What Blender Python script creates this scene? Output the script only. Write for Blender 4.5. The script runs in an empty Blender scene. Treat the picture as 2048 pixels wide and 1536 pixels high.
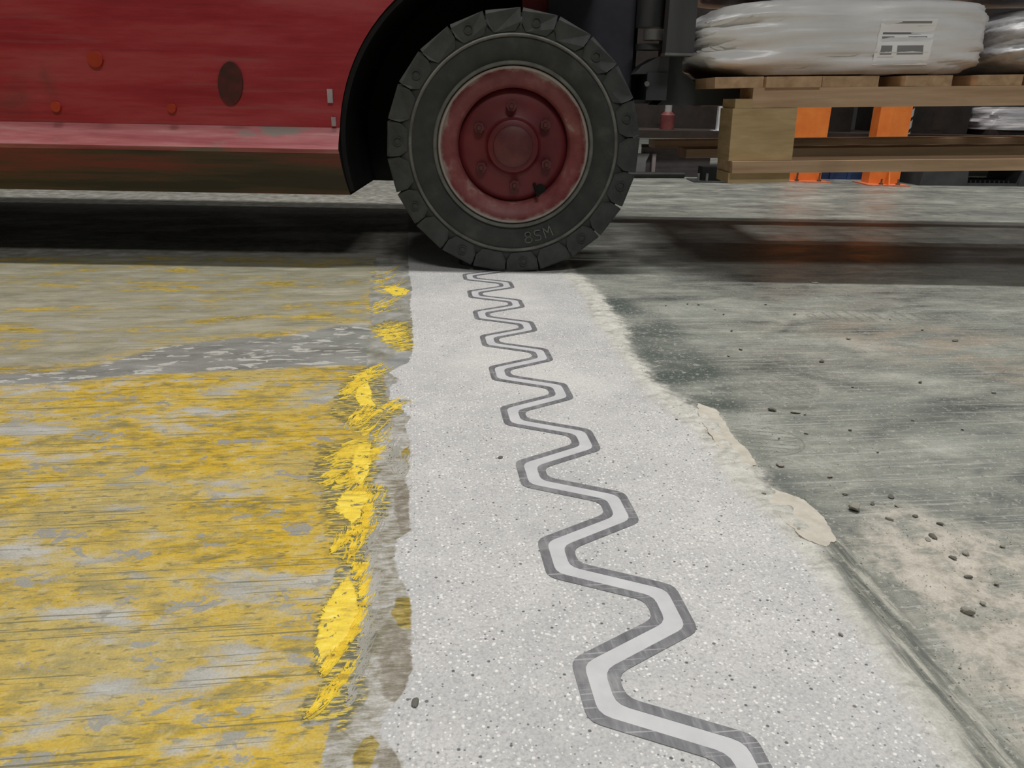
import bpy, bmesh, math, random
import numpy as np
from mathutils import Vector, Matrix
rnd = random.Random(7)
SC = bpy.context.scene
COL = SC.collection

# ------------------------------------------------------------------ camera, world, lamps, exposure
CAM = np.array([0.0, 0.0, 0.392]); FPX = 1540.0
PITCH, YAW, ROLL = .3548, .1276, .02
def cam_basis():
    f = np.array([math.sin(YAW)*math.cos(PITCH), math.cos(YAW)*math.cos(PITCH), -math.sin(PITCH)])
    r = np.array([math.cos(YAW), -math.sin(YAW), 0.0]); u = np.cross(r, f)
    return math.cos(ROLL)*r+math.sin(ROLL)*u, -math.sin(ROLL)*r+math.cos(ROLL)*u, f
BR, BU, BF = cam_basis()
cd = bpy.data.cameras.new('camera'); cam = bpy.data.objects.new('camera', cd); COL.objects.link(cam)
m = Matrix(((BR[0], BU[0], -BF[0], 0), (BR[1], BU[1], -BF[1], 0), (BR[2], BU[2], -BF[2], CAM[2]), (0, 0, 0, 1)))
cam.matrix_world = m
cd.sensor_width = 36; cd.lens = 36*FPX/2048; cd.clip_start = .02
SC.camera = cam
SC.view_settings.view_transform = 'Standard'; SC.view_settings.look = 'None'
SC.view_settings.gamma = 1; SC.view_settings.use_curve_mapping = False
SC.view_settings.exposure = -0.20
W = bpy.data.worlds.new('hall'); SC.world = W; W.use_nodes = True
W.node_tree.nodes['Background'].inputs[0].default_value = (.93, 1.0, .97, 1)
W.node_tree.nodes['Background'].inputs[1].default_value = .10
def area(name, loc, target, sx, sy, power, color=(1, .98, .94)):
    l = bpy.data.lights.new(name, 'AREA'); l.shape = 'RECTANGLE'; l.size = sx; l.size_y = sy
    l.energy = power; l.color = color
    o = bpy.data.objects.new(name, l); COL.objects.link(o); o.location = loc
    d = Vector(target)-Vector(loc); o.rotation_euler = d.to_track_quat('-Z', 'Y').to_euler()
    o['kind'] = 'helper'
    return o
area('hall_and_fill_lamp', (0.2, 1.95, 8), (0.2, 1.95, 0), 3.0, .3, 590)
area('hall_and_fill_lamp', (4.5, 3.4, 8), (4.5, 3.4, 0), 3.0, .4, 170)
area('hall_and_fill_lamp', (0.5, -4.5, 7), (0.5, 1.5, 0), 3.0, 1.0, 250)  # weaker fill from behind the camera, added to brighten the truck side

# ------------------------------------------------------------------ helpers
def at(px, py, z=0.0):
    """point of the floor (height z) that the photograph shows at a pixel"""
    d = BF*FPX+BR*(px-1024)-BU*(py-768)
    return CAM+d*((z-CAM[2])/d[2])
def atl(pts): return np.array([at(*p)[:2] for p in pts])

class NT:
    """small node-tree builder"""
    def __init__(s, name, rough=.6, spec=.4, metal=0.0):
        s.m = bpy.data.materials.new(name); s.m.use_nodes = True
        s.t = s.m.node_tree; s.b = s.t.nodes['Principled BSDF']
        s.set('Roughness', rough); s.set('Specular IOR Level', spec); s.set('Metallic', metal)
        s._pos = None
    def link(s, v, sock):
        if hasattr(v, 'is_output'): s.t.links.new(v, sock)
        elif isinstance(v, (tuple, list)) and len(v) == 3 and sock.type == 'RGBA': sock.default_value = (*v, 1)
        else: sock.default_value = v
    def set(s, name, v): s.link(v, s.b.inputs[name])
    def n(s, typ, **kw):
        o = s.t.nodes.new(typ)
        for k, v in kw.items(): setattr(o, k, v)
        return o
    def pos(s):
        if s._pos is None: s._pos = s.n('ShaderNodeTexCoord').outputs['Object']
        return s._pos
    def map(s, scale=(1, 1, 1), rot=(0, 0, 0), loc=(0, 0, 0), src=None):
        o = s.n('ShaderNodeMapping'); s.link(src or s.pos(), o.inputs[0])
        o.inputs[1].default_value = loc; o.inputs[2].default_value = rot; o.inputs[3].default_value = scale
        return o.outputs[0]
    def noise(s, vec, scale, detail=4, rough=.55, dist=0.0, col=False):
        o = s.n('ShaderNodeTexNoise'); s.link(vec, o.inputs['Vector'])
        o.inputs['Scale'].default_value = scale; o.inputs['Detail'].default_value = detail
        o.inputs['Roughness'].default_value = rough; o.inputs['Distortion'].default_value = dist
        return o.outputs['Color' if col else 'Fac']
    def voro(s, vec, scale, feature='F1'):
        o = s.n('ShaderNodeTexVoronoi', feature=feature); s.link(vec, o.inputs['Vector']); o.inputs['Scale'].default_value = scale
        return o.outputs['Distance'], o.outputs['Color'] if feature != 'DISTANCE_TO_EDGE' else None
    def ma(s, op, a, b=0.0, c=None):
        o = s.n('ShaderNodeMath', operation=op); s.link(a, o.inputs[0]); s.link(b, o.inputs[1])
        if c is not None: s.link(c, o.inputs[2])
        return o.outputs[0]
    def step(s, v, a, b, lo=0.0, hi=1.0):
        o = s.n('ShaderNodeMapRange', interpolation_type='SMOOTHSTEP'); s.link(v, o.inputs[0])
        o.inputs[1].default_value = a; o.inputs[2].default_value = b; o.inputs[3].default_value = lo; o.inputs[4].default_value = hi
        return o.outputs[0]
    def mix(s, f, a, b, blend='MIX'):
        o = s.n('ShaderNodeMix', data_type='RGBA', blend_type=blend); s.link(f, o.inputs[0]); s.link(a, o.inputs[6]); s.link(b, o.inputs[7])
        return o.outputs[2]
    def ramp(s, v, stops):
        o = s.n('ShaderNodeValToRGB'); s.link(v, o.inputs[0]); e = o.color_ramp.elements
        while len(e) < len(stops): e.new(0.5)
        for q, (p, c) in zip(e, stops): q.position = p; q.color = (*c, 1)
        return o.outputs[0]
    def attr(s, name): return s.n('ShaderNodeAttribute', attribute_name=name).outputs['Fac']
    def sep(s, v):
        o = s.n('ShaderNodeSeparateXYZ'); s.link(v, o.inputs[0]); return o.outputs
    def bump(s, h, strength=.3, dist=.002):
        o = s.n('ShaderNodeBump'); s.link(h, o.inputs['Height']); o.inputs['Strength'].default_value = strength
        o.inputs['Distance'].default_value = dist; s.t.links.new(o.outputs[0], s.b.inputs['Normal'])

def simple(name, c1, c2=None, rough=.6, spec=.4, metal=0, scale=12, stretch=(1, 1, 1), bump=0.0, bdist=.002, lo=.35, hi=.65):
    t = NT(name, rough, spec, metal)
    v = t.noise(t.map(stretch), scale, 5, .6)
    t.set('Base Color', t.ramp(v, [(lo, c1), (hi, c2 or c1)]))
    if bump: t.bump(v, bump, bdist)
    return t.m

def mesh_obj(name, bm, mat, parent=None, smooth=False, bevel=0.0, auto=None):
    if bevel:
        bmesh.ops.bevel(bm, geom=[e for e in bm.edges if len(e.link_faces) == 2 and e.calc_face_angle(0) > .6], offset=bevel, segments=2, affect='EDGES', profile=.6)
    bmesh.ops.recalc_face_normals(bm, faces=bm.faces)
    me = bpy.data.meshes.new(name); bm.to_mesh(me); bm.free()
    me.materials.append(mat)
    if smooth: me.polygons.foreach_set('use_smooth', [True]*len(me.polygons))
    o = bpy.data.objects.new(name, me); COL.objects.link(o)
    if parent: o.parent = parent
    if smooth and auto is not None: me.set_sharp_from_angle(angle=auto)
    return o
def box(bm, x0, x1, y0, y1, z0, z1, jit=0.0):
    v = [bm.verts.new((x+rnd.uniform(-jit, jit), y+rnd.uniform(-jit, jit), z+rnd.uniform(-jit, jit))) for z in (z0, z1) for x, y in ((x0, y0), (x1, y0), (x1, y1), (x0, y1))]
    for f in ((0, 3, 2, 1), (4, 5, 6, 7), (0, 1, 5, 4), (1, 2, 6, 5), (2, 3, 7, 6), (3, 0, 4, 7)): bm.faces.new([v[i] for i in f])
def boxo(name, d, mat, parent=None, bevel=.002, jit=0.0):
    bm = bmesh.new(); box(bm, *d, jit=jit); return mesh_obj(name, bm, mat, parent, bevel=bevel)
def prism(bm, poly, axis, a, b):
    """extrude a 2-D polygon along an axis from a to b"""
    def P(u, v, w):
        return {'x': (w, u, v), 'y': (u, w, v), 'z': (u, v, w)}[axis]
    A = [bm.verts.new(P(u, v, a)) for u, v in poly]; B = [bm.verts.new(P(u, v, b)) for u, v in poly]
    n = len(poly)
    bm.faces.new(A); bm.faces.new(B[::-1])
    for i in range(n): bm.faces.new((A[i], B[i], B[(i+1) % n], A[(i+1) % n]))
def lathe(bm, prof, seg=64, closed=False, cx=0, cz=0):
    """revolve (r, y) profile about the local y axis"""
    rings = []
    for k in range(seg):
        a = 2*math.pi*k/seg
        rings.append([bm.verts.new((cx+r*math.cos(a), y, cz+r*math.sin(a))) for r, y in prof])
    n = len(prof)
    for k in range(seg):
        A, B = rings[k], rings[(k+1) % seg]
        for i in range(n if closed else n-1): bm.faces.new((A[i], B[i], B[(i+1) % n], A[(i+1) % n]))
    return rings
def cyl(bm, p0, p1, r, seg=16, r1=None):
    p0, p1 = Vector(p0), Vector(p1); d = (p1-p0).normalized()
    u = d.orthogonal().normalized(); v = d.cross(u); r1 = r if r1 is None else r1
    A = [bm.verts.new(p0+(u*math.cos(t)+v*math.sin(t))*r) for t in np.linspace(0, 2*math.pi, seg, endpoint=False)]
    B = [bm.verts.new(p1+(u*math.cos(t)+v*math.sin(t))*r1) for t in np.linspace(0, 2*math.pi, seg, endpoint=False)]
    bm.faces.new(A[::-1]); bm.faces.new(B)
    for i in range(seg): bm.faces.new((A[i], A[(i+1) % seg], B[(i+1) % seg], B[i]))
def cylo(name, p0, p1, r, mat, parent=None, seg=16, r1=None, bevel=0):
    bm = bmesh.new(); cyl(bm, p0, p1, r, seg, r1); return mesh_obj(name, bm, mat, parent, smooth=True, auto=.7, bevel=bevel)
def tag(o, label=None, cat=None, group=None, kind=None):
    if label: o['label'] = label
    if cat: o['category'] = cat
    if group: o['group'] = group
    if kind: o['kind'] = kind
    return o
def empty(name, loc=(0, 0, 0), rz=0, ry=0):
    o = bpy.data.objects.new(name, None); COL.objects.link(o); o.location = loc; o.rotation_euler = (0, ry, rz)
    o.empty_display_size = .05
    return o
def share(o, name, loc=None, rot=None, parent=None):
    c = o.copy(); COL.objects.link(c); c.name = name
    if parent is not None: c.parent = parent
    if loc is not None: c.location = loc
    if rot is not None: c.rotation_euler = rot
    return c
def vnoise(x, y, scale, seed=0):
    """value noise on arrays, about -1..1"""
    r = np.random.RandomState(seed); T = r.uniform(-1, 1, (256, 256))
    X, Y = x*scale+1000.3, y*scale+1000.7; i, j = np.floor(X).astype(int), np.floor(Y).astype(int)
    f, g = X-i, Y-j; f = f*f*(3-2*f); g = g*g*(3-2*g)
    q = lambda a, b: T[a % 256, b % 256]
    return (q(i, j)*(1-f)+q(i+1, j)*f)*(1-g)+(q(i, j+1)*(1-f)+q(i+1, j+1)*f)*g
def fbm(x, y, scale, seed=0, oct=4):
    return sum(vnoise(x, y, scale*2**k, seed+k)*.5**k for k in range(oct))
def seg_dist(P, poly, closed):
    d = np.full(len(P), 1e9); n = len(poly)
    for i in range(n if closed else n-1):
        a, b = poly[i], poly[(i+1) % n]; ab = b-a
        t = np.clip(((P-a)@ab)/max(ab@ab, 1e-12), 0, 1)
        d = np.minimum(d, np.hypot(*(P-a-t[:, None]*ab).T))
    return d
def inside(P, poly):
    r = np.zeros(len(P), bool); x, y = P.T; j = len(poly)-1
    for i in range(len(poly)):
        xi, yi = poly[i]; xj, yj = poly[j]
        with np.errstate(divide='ignore', invalid='ignore'):
            r ^= ((yi > y) != (yj > y)) & (x < (xj-xi)*(y-yi)/(yj-yi+1e-15)+xi)
        j = i
    return r
def sdf(P, poly):
    d = seg_dist(P, poly, True); return np.where(inside(P, poly), d, -d)
def sdf_side(P, line, left):
    """signed distance to an open line running away in y; positive on the chosen side"""
    d = seg_dist(P, line, False); o = np.argsort(line[:, 1])
    xi = np.interp(P[:, 1], line[o, 1], line[o, 0])
    s = np.where(P[:, 0] < xi, 1, -1)*(1 if left else -1)
    return d*s

# ------------------------------------------------------------------ floor
EDGE_L = [(815, 500), (818, 548), (824, 580), (820, 606), (825, 650), (826, 705), (816, 725), (776, 745), (800, 760), (781, 775), (779, 800), (800, 815), (822, 800), (821, 838), (808, 850), (820, 880), (820, 935), (808, 960), (820, 990), (816, 1025), (822, 1062), (795, 1078), (790, 1135), (818, 1196), (822, 1215), (822, 1255), (826, 1335), (814, 1360), (806, 1385), (775, 1420), (758, 1470), (785, 1500), (800, 1536), (790, 1620)]
EDGE_R = [(1085, 500), (1118, 548), (1180, 600), (1195, 650), (1240, 700), (1268, 752), (1330, 815), (1370, 850), (1400, 885), (1450, 955), (1530, 1030), (1600, 1110), (1680, 1210), (1740, 1300), (1800, 1385), (1880, 1500), (1905, 1540), (1960, 1640)]
DUST = [(1100, 490), (1150, 540), (1205, 590), (1250, 650), (1268, 700), (1305, 760), (1380, 805), (1432, 835), (1478, 905), (1512, 940), (1560, 990), (1640, 1062), (1668, 1105), (1700, 1180), (1790, 1280), (1880, 1400), (1990, 1560), (2040, 1660)]
PAINT_R = [(752, 500), (748, 540), (742, 600), (735, 650), (735, 700), (742, 760), (735, 830), (742, 900), (740, 960), (735, 1040), (715, 1100), (722, 1180), (712, 1260), (690, 1340), (668, 1420), (655, 1480), (652, 1540), (640, 1640)]
SWATH = [(-60, 762), (0, 745), (120, 742), (220, 722), (330, 692), (450, 676), (560, 672), (690, 648), (740, 650), (800, 690), (835, 708), (800, 728), (700, 732), (560, 738), (420, 744), (260, 752), (120, 768), (0, 772), (-60, 775)]
FAR_WORN = [(-80, 500), (780, 500), (740, 640), (560, 665), (330, 690), (160, 725), (-80, 755)]
MARGIN = [(742, 740), (760, 840), (745, 900), (745, 960), (735, 1040), (722, 1100), (725, 1180), (712, 1260), (690, 1340), (660, 1420), (650, 1540), (650, 1620), (830, 1620), (845, 1400), (840, 1200), (840, 1000), (840, 830), (800, 760)]
BRISTLE = [
    [(622, 1330), (632, 1240), (655, 1185), (690, 1120), (715, 1105), (735, 1180), (735, 1250), (715, 1300), (690, 1350), (650, 1400)],
    [(640, 975), (700, 960), (770, 975), (775, 1030), (735, 1075), (690, 1065), (650, 1030)],
    [(625, 965), (640, 890), (700, 880), (750, 880), (755, 940), (745, 975), (680, 980)],
    [(660, 830), (690, 760), (740, 730), (770, 745), (770, 790), (810, 820), (760, 850), (720, 870), (700, 850)],
    [(655, 1040), (700, 1045), (735, 1070), (730, 1110), (690, 1125), (655, 1110)],
    [(740, 655), (780, 640), (826, 650), (826, 702), (795, 695), (770, 675)],
    [(600, 1440), (640, 1360), (720, 1330), (740, 1390), (690, 1450)]]
NOTCH = [[(745, 735), (800, 706), (826, 704), (838, 716), (812, 730), (772, 748)], [(748, 785), (775, 766), (802, 762), (786, 780), (784, 800), (824, 800), (824, 828), (806, 832), (772, 815)]]
BROWN = [[(772, 1268), (800, 1250), (828, 1290), (830, 1392), (792, 1412), (762, 1392), (756, 1325)], [(790, 960), (822, 955), (822, 1000), (822, 1060), (800, 1070), (786, 1030)], [(760, 1500), (800, 1480), (812, 1536), (820, 1600), (770, 1600), (750, 1540)]]
OLIVE = [[(792, 1198), (824, 1194), (826, 1258), (800, 1256), (785, 1230)], [(802, 905), (822, 890), (822, 935), (812, 930)], [(715, 1490), (745, 1465), (760, 1490), (740, 1536), (700, 1560)]]
TAN = [(1720, 1010), (1800, 1000), (1900, 1040), (2080, 1090), (2300, 1300), (2300, 1700), (2100, 1640), (1960, 1420), (1840, 1270), (1740, 1150), (1700, 1090)]
GREEN = [(1190, 590), (1250, 600), (1330, 640), (1400, 700), (1450, 760), (1480, 830), (1560, 940), (1640, 1010), (1720, 1090), (1660, 1080), (1560, 980), (1500, 900), (1440, 830), (1380, 800), (1300, 755), (1265, 690), (1240, 640)]
SCRAPE = [(1640, 1080), (1690, 1080), (1790, 1200), (1900, 1340), (2030, 1500), (2120, 1640), (2020, 1640), (1900, 1450), (1800, 1330), (1700, 1190)]
WARM = [(1650, 640), (1850, 650), (2100, 690), (2100, 780), (1900, 740), (1700, 700)]

def build_floor():
    xs = np.concatenate([np.linspace(-14, -1.5, 20), np.linspace(-1.45, -.3, 200), np.linspace(-.296, .75, 300), np.linspace(.756, 1.8, 180), np.linspace(1.9, 14, 20)])
    ys = np.concatenate([np.linspace(-8, .2, 10), np.linspace(.28, 1.0, 210), np.linspace(1.005, 2.1, 200), np.linspace(2.12, 4.5, 60), np.linspace(4.7, 12, 10)])
    X, Y = np.meshgrid(xs, ys); P = np.stack([X.ravel(), Y.ravel()], 1)
    L = lambda p: atl(p)
    ext = lambda l: np.vstack([[l[0, 0], 12.0], l, [l[-1, 0], -8.0]])
    A = {}
    aL = -sdf_side(P, ext(L(EDGE_L)), True); aR = sdf_side(P, ext(L(EDGE_R)), True); aD = sdf_side(P, ext(L(DUST)), True)
    aY = sdf_side(P, ext(L(PAINT_R)), True)
    A['edge_l'] = aL; A['edge_r'] = aR; A['dust'] = aD; A['paint'] = aY
    A['swath'] = sdf(P, L(SWATH)); A['worn'] = sdf(P, L(FAR_WORN)); A['margin'] = sdf(P, L(MARGIN))
    A['under'] = np.max([sdf(P, L(p)) for p in BRISTLE], axis=0)
    for k_, q_ in (('notch', NOTCH), ('brown', BROWN), ('olive', OLIVE)): A[k_] = np.max([sdf(P, L(p)) for p in q_], axis=0)
    A['tan'] = sdf(P, L(TAN)); A['green'] = sdf(P, L(GREEN)); A['scrape'] = sdf(P, L(SCRAPE)); A['warm'] = sdf(P, L(WARM))
    # relief: the mortar strip stands a touch proud and its right lip is lumpy
    x, y = P.T
    S = lambda v, a, b: np.clip((v-a)/(b-a), 0, 1)
    near = ((x > -1.4) & (x < 1.8) & (y > .25) & (y < 2.15))
    lip = S(aD, -.006, .012)*S(-aR, -.012, .006)
    z = .0006*S(aL, -.003, .003)*S(aR, -.02, .01)
    z = z+lip*(.0016+.0016*fbm(x, y, 55, 3)+.0012*fbm(x, y, 140, 9, 2))
    z = z+S(A['tan'], -.03, .05)*(.0012+.0016*fbm(x, y, 40, 21)+.0009*fbm(x, y, 170, 5, 2))
    mar = S(A['margin'], -.004, .01)*S(-aL, -.004, .004)
    z = z+mar*(.0005+.0007*fbm(x, y+x*.8, 120, 31, 3))
    z = np.where(near, z, 0)
    nx, ny = len(xs), len(ys)
    i = np.arange((ny-1)*(nx-1)); r, c = i//(nx-1), i % (nx-1); b = r*nx+c
    F = np.stack([b, b+1, b+nx+1, b+nx], 1)
    me = bpy.data.meshes.new('floor'); me.vertices.add(len(P)); me.vertices.foreach_set('co', np.stack([x, y, z], 1).ravel())
    me.loops.add(F.size); me.loops.foreach_set('vertex_index', F.ravel()); me.polygons.add(len(F))
    me.polygons.foreach_set('loop_start', np.arange(0, F.size, 4)); me.update(calc_edges=True); me.validate()
    me.polygons.foreach_set('use_smooth', [True]*len(F))
    for k, v in A.items():
        me.attributes.new(k, 'FLOAT', 'POINT').data.foreach_set('value', np.clip(v, -1, 1).astype(np.float32))
    me.materials.append(floor_mat())
    o = bpy.data.objects.new('floor', me); COL.objects.link(o)
    return tag(o, 'scuffed concrete hall floor with worn yellow paint and a pale mortar strip', kind='structure')

def floor_mat():
    t = NT('floor_concrete', .5, .5); P = t.pos()
    add, mul, sub = (lambda a, b: t.ma('ADD', a, b)), (lambda a, b: t.ma('MULTIPLY', a, b)), (lambda a, b: t.ma('SUBTRACT', a, b))
    inv = lambda a: t.ma('SUBTRACT', 1.0, a)
    mx = lambda a, b: t.ma('MAXIMUM', a, b)
    cen = lambda v, k: mul(sub(v, .5), k)
    nf = t.noise(P, 90, 6, .65); nm = t.noise(P, 26, 5, .6); nl = t.noise(P, 5, 4, .55); nx = t.noise(P, 320, 3, .6)
    st = t.noise(t.map((8, 21, 1), (0, 0, .06)), 1.0, 8, .68, .25)            # scuffs along the traffic
    st2 = t.noise(t.map((26, 70, 1), (0, 0, -.1)), 1.0, 6, .68, .4)
    st3 = t.noise(t.map((3.0, 8, 1), (0, 0, .14), (3, 1, 0)), 1.0, 8, .64, .5)
    jag = add(cen(nm, .022), cen(nf, .018))
    # --- bare concrete
    mot = t.noise(t.map((9, 13, 1), (0, 0, .5), (2, 9, 0)), 1.0, 9, .72, .7)
    c = t.ramp(add(add(mul(st3, .35), mul(st, .25)), mul(mot, .4)), [(.40, (.08, .09, .083)), (.46, (.165, .175, .16)), (.53, (.255, .26, .228)), (.60, (.40, .40, .36))])
    c = t.mix(t.step(nx, .56, .68, 0, .35), c, (.14, .15, .135))
    for rot, sc, w in ((.5, (4, 230, 1), .66), (-.25, (5, 260, 1), .66), (.05, (3, 240, 1), .64)):
        c = t.mix(t.step(t.noise(t.map(sc, (0, 0, -rot), (rot*7, 8, 0)), 1.0, 3, .55), w-.06, w, 0, .5), c, (.43, .43, .40))
    c = t.mix(t.step(st2, .55, .75, 0, .5), c, (.42, .42, .385))
    c = t.mix(t.step(nl, .5, .68, 0, .45), c, (.23, .25, .225))
    c = t.mix(mul(t.step(t.attr('warm'), -.08, .1), t.step(st, .42, .6, 0, .6)), c, (.33, .26, .19))
    c = t.mix(mul(t.step(add(t.attr('green'), cen(nl, .08)), -.03, .02), t.step(st3, .38, .6, 1, .35)), c, (.085, .105, .095))
    c = t.mix(mul(t.step(add(t.attr('green'), cen(nm, .1)), -.02, .05), t.step(nf, .55, .66, 0, .7)), c, (.46, .455, .42))
    for sc_, thr, keep, col_ in ((130, .16, .80, (.50, .50, .46)), (90, .14, .82, (.075, .08, .07)), (190, .2, .75, (.10, .105, .095))):
        d_, cc_ = t.voro(P, sc_)
        c = t.mix(mul(mul(t.step(d_, thr, thr*.6), t.step(t.sep(cc_)[0], keep, keep+.02)), .75), c, col_)
    def sole(c, px, py, lx, ly, ang, fu, fv, amt):
        q = at(px, py); S_ = t.sep(t.map((1/lx, 1/ly, 1), (0, 0, 0), (0, 0, 0), src=t.map((1, 1, 1), (0, 0, ang), (-(q[0]*math.cos(ang)-q[1]*math.sin(ang)), -(q[0]*math.sin(ang)+q[1]*math.cos(ang)), 0))))
        rr_ = add(mul(S_[0], S_[0]), mul(S_[1], S_[1]))
        bars = t.step(t.ma('SINE', mul(add(S_[0], cen(nm, .1)), fu)), .55, .8)
        if fv: bars = mx(bars, t.step(t.ma('SINE', mul(S_[1], fv)), .5, .8))
        m_ = mx(mul(bars, t.step(rr_, .95, .8)), mul(t.step(rr_, .88, .95), t.step(rr_, 1.06, .98)))
        return t.mix(mul(mul(m_, amt), t.step(nf, .36, .56)), c, (.15, .155, .14))
    c = sole(c, 1750, 632, .14, .045, .06, 34, 0, .7)
    c = sole(c, 1935, 634, .11, .042, .06, 34, 0, .45)
    c = sole(c, 1562, 775, .055, .05, -.2, 18, 18, .55)
    c = sole(c, 1525, 880, .05, .045, .3, 0.0, 24, .8)
    # --- yellow paint on the left
    dl = t.noise(t.map((9, 19, 1), (0, 0, -.34), (4, 2, 0)), 1.0, 7, .66, .4)
    df = t.noise(t.map((38, 92, 1), (0, 0, -.42), (1, 2, 0)), 1.0, 5, .66, .3)
    yel = t.ramp(add(add(mul(dl, .45), mul(df, .35)), mul(nm, .2)), [(.39, (.20, .17, .065)), (.45, (.38, .27, .04)), (.50, (.57, .38, .03)), (.55, (.58, .42, .08)), (.62, (.66, .53, .25))])
    yel = t.mix(t.step(nl, .45, .62, 0, .6), yel, (.44, .37, .17))
    yel = t.mix(t.step(st2, .50, .66, 0, .6), yel, (.27, .24, .12))
    yel = t.mix(t.step(nf, .52, .68, 0, .45), yel, (.56, .49, .29))
    dn = t.noise(t.map((60, 190, 1), (0, 0, .5)), 1.0, 3, .6)
    yel = t.mix(t.step(dn, .57, .66, 0, .75), yel, (.17, .16, .09))
    wv = add(add(mul(st3, .5), mul(st, .3)), mul(nm, .2))
    wear_near = t.step(add(mul(wv, .6), mul(dl, .4)), .505, .57)
    wear_far = t.step(wv, .415, .50)
    farm = t.step(add(t.attr('worn'), cen(nl, .1)), -.02, .03)
    wear = add(mul(wear_near, inv(farm)), mul(wear_far, farm))
    chip = t.step(t.noise(t.map((17, 30, 1), (0, 0, -.4), (7, 0, 0)), 1.0, 8, .68, .6), .575, .60)
    grey = t.ramp(st, [(.38, (.25, .245, .205)), (.5, (.36, .35, .31)), (.62, (.46, .45, .41))])
    grey_far = t.ramp(st, [(.35, (.20, .195, .14)), (.55, (.33, .31, .225)), (.7, (.43, .41, .33))])
    worn = t.mix(farm, grey, grey_far)
    L = t.mix(wear, yel, worn)
    L = t.mix(mul(chip, t.step(nf, .38, .48)), L, (.31, .30, .26))
    # dark scratches and gouges
    for rot, sc, w in ((.42, (3, 260, 1), .7), (.75, (5, 300, 1), .715), (.25, (4.5, 320, 1), .7), (1.15, (6, 280, 1), .73)):
        s1 = t.noise(t.map(sc, (0, 0, -rot), (rot*9, 2, 0)), 1.0, 2, .5)
        L = t.mix(t.step(s1, w-.06, w-.02, 0, .8), L, (.15, .145, .085))
    red = mul(t.step(t.noise(t.map((9, 22, 1), (0, 0, .3), (2.2, 5, 0)), 1.0, 3, .6), .715, .735), t.step(nf, .4, .5))
    L = t.mix(red, L, (.32, .03, .04))
    sw = t.step(add(t.attr('swath'), mul(jag, 1.2)), -.006, .012)
    swc = t.mix(t.step(t.noise(t.map((22, 60, 1), (0, 0, .25)), 1.0, 4, .6, .5), .55, .60), t.ramp(st, [(.35, (.15, .155, .14)), (.65, (.29, .295, .275))]), (.46, .455, .42))
    L = t.mix(sw, L, swc)
    lm = t.step(add(t.attr('paint'), add(jag, cen(nl, .04))), -.002, .001)
    lm = mul(lm, t.step(add(t.sep(P)[1], cen(nl, .1)), 2.07, 2.0))
    lm = mul(lm, t.step(add(t.attr('edge_l'), 0), 0.0, -.001))
    c = t.mix(mul(t.step(t.attr('edge_l'), 0.0, -.001), inv(lm)), c, t.ramp(nm, [(.3, (.17, .165, .125)), (.5, (.29, .285, .25)), (.65, (.42, .415, .40))]))
    c = t.mix(lm, c, L)
    # --- smeared margin between paint and strip
    dg = t.noise(t.map((55, 260, 1), (0, 0, -.85)), 1.0, 5, .65, .4)
    dg2 = t.noise(t.map((30, 30, 1), (0, 0, .9), (4, 4, 0)), 1.0, 5, .65, .8)
    mc = t.ramp(add(mul(dg, .5), mul(dg2, .5)), [(.36, (.14, .125, .085)), (.44, (.235, .215, .155)), (.51, (.36, .345, .305)), (.59, (.50, .49, .47))])
    c = t.mix(t.step(add(t.attr('margin'), jag), -.0015, .0015), c, mc)
    j2 = add(cen(nf, .010), cen(nm, .008))
    c = t.mix(t.step(add(t.attr('brown'), j2), -.001, .002), c, t.ramp(add(mul(dg, .5), mul(nf, .5)), [(.38, (.15, .13, .095)), (.5, (.235, .21, .165)), (.62, (.37, .35, .31))]))
    c = t.mix(t.step(add(t.attr('olive'), j2), -.001, .001), c, t.ramp(dg, [(.36, (.12, .10, .03)), (.5, (.30, .22, .04)), (.62, (.42, .33, .10))]))
    c = t.mix(t.step(add(t.attr('notch'), j2), -.001, .001), c, t.ramp(nm, [(.36, (.22, .225, .22)), (.6, (.33, .335, .33))]))
    um = t.step(add(t.attr('under'), add(mul(jag, 1.4), cen(nl, .015))), -.004, .0015)
    c = t.mix(mul(um, t.step(dg, .42, .6, .95, .45)), c, (.105, .105, .062))
    c = t.mix(mul(um, t.step(t.noise(t.map((70, 340, 1), (0, 0, -.75), (1, 5, 0)), 1.0, 3, .6), .50, .58, 0, .85)), c, (.70, .52, .07))
    # --- pale mortar strip with aggregate
    sc = t.ramp(add(mul(nl, .6), mul(nm, .4)), [(.36, (.43, .43, .43)), (.5, (.50, .495, .49)), (.64, (.57, .56, .55))])
    sc = t.mix(t.step(nx, .48, .68, 0, .75), sc, (.34, .34, .34))
    P2 = t.map((1, 1, 0))
    for scale, thr, keep, colr, amt in ((210, .33, .62, (.80, .79, .77), .8), (330, .33, .6, (.80, .79, .77), .7), (150, .24, .86, (.07, .075, .08), .9), (260, .27, .83, (.13, .13, .135), .85), (95, .17, .93, (.10, .10, .105), .9)):
        d, cc = t.voro(P2, scale)
        k = t.sep(cc)[0]
        sc = t.mix(mul(mul(t.step(d, thr, thr*.6), t.step(k, keep, keep+.02)), amt), sc, colr)
    sc = t.mix(t.step(t.noise(t.map((3, 3, 1), (0, 0, 0), (5, 2, 0)), 1.0, 4, .5), .56, .72, 0, .6), sc, (.60, .59, .57))
    aL, aR = t.attr('edge_l'), t.attr('edge_r')
    ml = t.step(add(aL, add(cen(nf, .013), cen(nm, .011))), -.0012, .0012)
    mr = t.step(add(aR, add(cen(nl, .05), mul(jag, 1.2))), -.012, .014)
    # --- dust, skim and dirt on the right
    rd = t.step(aR, .02, -.01)
    dm = t.step(add(t.attr('dust'), add(mul(jag, 2.0), cen(nl, .05))), -.014, .012)
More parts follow.
